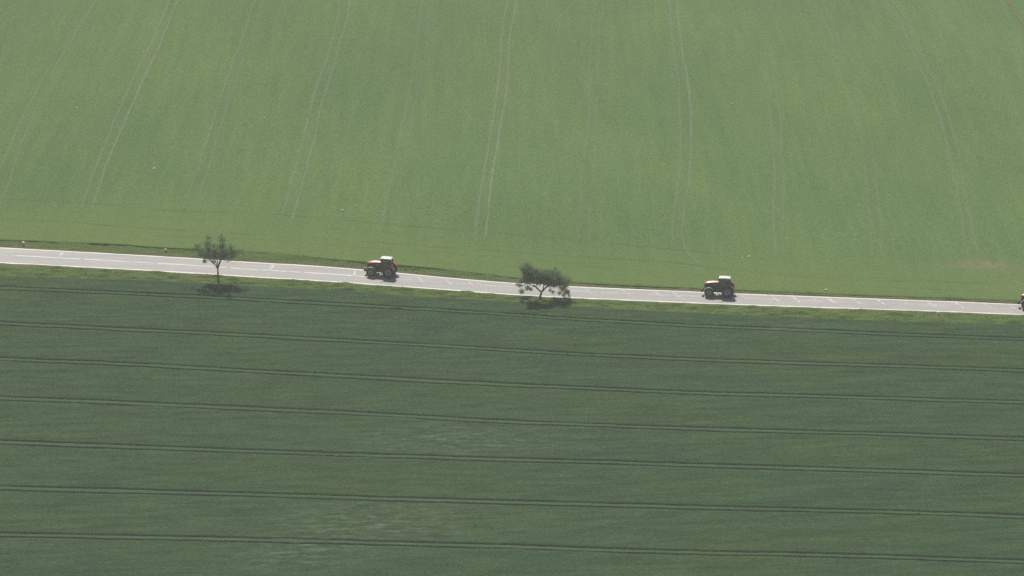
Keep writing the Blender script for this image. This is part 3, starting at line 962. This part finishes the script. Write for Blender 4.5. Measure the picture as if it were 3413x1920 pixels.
SX, SZ = 1 / 20.6, 1 / 19.4
k = 5.796
make_tree('roadside_tree', at(728, 945), SX / k, SZ / k, (742, 1130), [(742, 1000), (738, 850)],
          [[(775, 720), (800, 560), (835, 400), (850, 260)], [(700, 700), (620, 560), (560, 420), (545, 300)], [(690, 780), (600, 690), (480, 560), (340, 440)],
           [(800, 690), (900, 600), (1010, 520), (1130, 500)], [(745, 700), (720, 560), (700, 430)]],
          [(540, 350, 70, .9), (570, 235, 55, .45), (600, 500, 85, 1), (470, 500, 85, .8), (370, 420, 70, .9), (270, 475, 50, .8), (850, 290, 75, 1), (815, 220, 50, .6), (830, 400, 70, 1),
           (800, 510, 95, 1), (700, 590, 100, 1), (620, 610, 85, 1), (905, 540, 90, .9), (1000, 450, 70, .7), (1080, 540, 75, .9), (1180, 500, 50, .6), (760, 440, 70, .7), (520, 600, 75, .8),
           (490, 710, 38, .9), (645, 715, 32, .7), (930, 690, 45, .4), (1010, 620, 55, .6), (850, 625, 65, 1), (680, 390, 60, .4), (420, 580, 60, .6), (700, 480, 70, .7), (180, 500, 40, .4), (1250, 560, 40, .4)],
          M['leaf_a'], 'tall sparse tree with thin upright crown in front of the road at left', .15, 1250, 1.5, .12, 5)
k = 7.246
make_tree('roadside_tree', at(1799.5, 998), SX / k, SZ / k, (868, 1075), [(878, 1000), (905, 905)],
          [[(830, 830), (740, 740), (690, 640), (600, 520), (560, 320)], [(960, 830), (1060, 740), (1150, 640), (1300, 600)], [(945, 830), (960, 700), (930, 560), (980, 440)],
           [(740, 760), (560, 700), (450, 740), (430, 850)], [(1060, 740), (1280, 690), (1440, 730), (1510, 880)]],
          [(560, 265, 90, 1), (465, 330, 70, 1), (640, 330, 80, 1), (520, 430, 90, 1), (620, 480, 85, 1), (725, 430, 70, .8), (440, 620, 80, 1), (560, 600, 90, 1), (680, 600, 90, 1), (390, 740, 55, .8),
           (430, 890, 58, .9), (575, 800, 55, .9), (660, 850, 42, .7), (800, 540, 100, 1), (900, 480, 110, 1), (1000, 440, 100, 1), (950, 600, 110, 1), (1080, 560, 100, 1), (1180, 480, 90, 1), (1280, 440, 75, .8),
           (1240, 340, 55, .4), (1200, 600, 110, 1), (1320, 580, 100, 1), (1430, 580, 90, 1), (1540, 640, 80, 1), (1350, 690, 95, 1), (1480, 740, 80, 1), (1200, 710, 80, 1), (1060, 680, 80, 1), (1400, 830, 62, .9),
           (1520, 900, 62, .9), (1440, 960, 45, .7), (1570, 980, 35, .5), (1180, 900, 42, .6), (1110, 870, 34, .6), (820, 690, 65, .9), (800, 360, 55, .4), (330, 720, 40, .5), (880, 620, 80, 1), (1340, 930, 45, .6), (500, 520, 70, .8), (1120, 400, 60, .5)],
          M['leaf_b'], 'low spreading umbrella shaped tree with forked trunk on the verge', .15, 1500, 1.7, .15, 9)

# ---------------------------------------------------------------- marker posts by the road
def make_marker(loc, height, capmat, label):
    r_ = empty('marker_post', loc)
    b = MB(); b.tube([(0, 0, -.3), (0, 0, height - .12)], .045, 8); b.build('post', M['steel'], r_, smooth=True)
    b = MB(); b.prism([(-.22, height - .14), (.22, height - .14), (.24, height + .02), (0, height + .12), (-.24, height + .02)], -.20, .20); b.build('cap', capmat, r_, .03)
    return tag(r_, label, 'marker post', 'marker posts beside the road')


make_marker(at(3127, 1060), 1.0, M['white'], 'white capped marker post on the near verge towards the right end')
make_marker(at(78, 819), .6, M['white'], 'white capped marker post on the far bank at the left end')
make_marker(at(552, 842), .55, M['orange'], 'short marker post with orange cap on the bank left of the sparse tree')

# ---------------------------------------------------------------- pale stones lying in the far field
def make_stone(px, py, s, label):
    bm = bmesh.new(); bmesh.ops.create_icosphere(bm, subdivisions=2, radius=s)
    for v in bm.verts:
        v.co *= random.uniform(.8, 1.15); v.co.z *= .5; v.co.x *= 1.2
    me = bpy.data.meshes.new('stone'); bm.to_mesh(me); bm.free()
    o = link('stone', me, M['stone'], None, True); o.location = at(px, py) + Vector((0, 0, .33 + s * .1))
    return tag(o, label, 'stone', 'pale stones lying in the far field')


for px, py, s, lab in ((258, 366, .22, 'pale stone in the far field between the two leftmost pairs of ruts'),
                       (513, 568, .26, 'largest pale stone in the far field, up the slope from the sparse tree'),
                       (1143, 708, .26, 'pale stone in the far field up the slope from the left tractor'),
                       (881, 399, .17, 'tiny pale stone beside the third pair of ruts from the left'),
                       (1183, 500, .17, 'tiny pale stone just right of the fourth pair of ruts from the left'),
                       (1843, 93, .2, 'pale stone high in the far field, nearest the top edge at the middle'),
                       (2440, 351, .24, 'pale stone in the far field left of the angular turn in the ruts'),
                       (2496, 862, .24, 'pale stone in the far field above the right tractor'),
                       (2474, 866, .17, 'smaller pale stone close to another just above the right tractor'),
                       (2753, 973, .26, 'pale stone at the road side edge of the far field right of the tractor')):
    make_stone(px, py, s, lab)

# ---------------------------------------------------------------- air
b = MB(); b.box(-1560, 1560, -1260, 1560, -16, 194)
hz = b.build('haze', None)
hm = bpy.data.materials.new('haze'); hm.use_nodes = True
nt = hm.node_tree; nt.nodes.remove(nt.nodes['Principled BSDF'])
pv = N(nt, 'ShaderNodeVolumePrincipled'); pv.inputs['Color'].default_value = (1, .98, .95, 1); pv.inputs['Density'].default_value = .00024
pv.inputs['Anisotropy'].default_value = .0
nt.links.new(pv.outputs[0], nt.nodes['Material Output'].inputs['Volume'])
hz.data.materials.append(hm)
tag(hz, 'thin pale summer haze over the whole landscape', 'haze', kind='stuff')

# ---------------------------------------------------------------- light, sky, camera
SUN_EL, SUN_AZ = R(51), R(-14)          # azimuth from +Y (away from the camera) towards +X
sun = bpy.data.lights.new('sun', 'SUN'); sun.energy = 5.0; sun.angle = R(.55); sun.color = (1, .96, .90)
so_ = bpy.data.objects.new('sun', sun); C.objects.link(so_)
dirv = Vector((math.sin(SUN_AZ) * math.cos(SUN_EL), math.cos(SUN_AZ) * math.cos(SUN_EL), math.sin(SUN_EL)))
so_.rotation_euler = dirv.to_track_quat('Z', 'Y').to_euler(); so_.location = (0, 0, 300)
w = bpy.data.worlds.new('World'); bpy.context.scene.world = w; w.use_nodes = True
wn = w.node_tree
sky = wn.nodes.new('ShaderNodeTexSky'); sky.sky_type = 'NISHITA'; sky.sun_disc = False
sky.sun_elevation = SUN_EL; sky.sun_rotation = SUN_AZ; sky.air_density = 1.2; sky.dust_density = 2.0
wn.links.new(sky.outputs[0], wn.nodes['Background'].inputs['Color']); wn.nodes['Background'].inputs['Strength'].default_value = .05

cam = bpy.data.cameras.new('camera'); cam.sensor_width = 36; cam.lens = 36 * F / W; cam.clip_end = 6000; cam.clip_start = 1
co = bpy.data.objects.new('camera', cam); C.objects.link(co)
co.location = CAM; co.rotation_euler = (math.pi / 2 - PITCH, 0, 0)
sc = bpy.context.scene; sc.camera = co
sc.view_settings.view_transform = 'Standard'; sc.view_settings.look = 'None'; sc.view_settings.gamma = 1; sc.view_settings.exposure = -0.1
sc.view_settings.use_curve_mapping = False
sc.cycles.volume_bounces = 2; sc.cycles.max_bounces = 8; sc.cycles.transparent_max_bounces = 16
sc.cycles.use_denoising = False
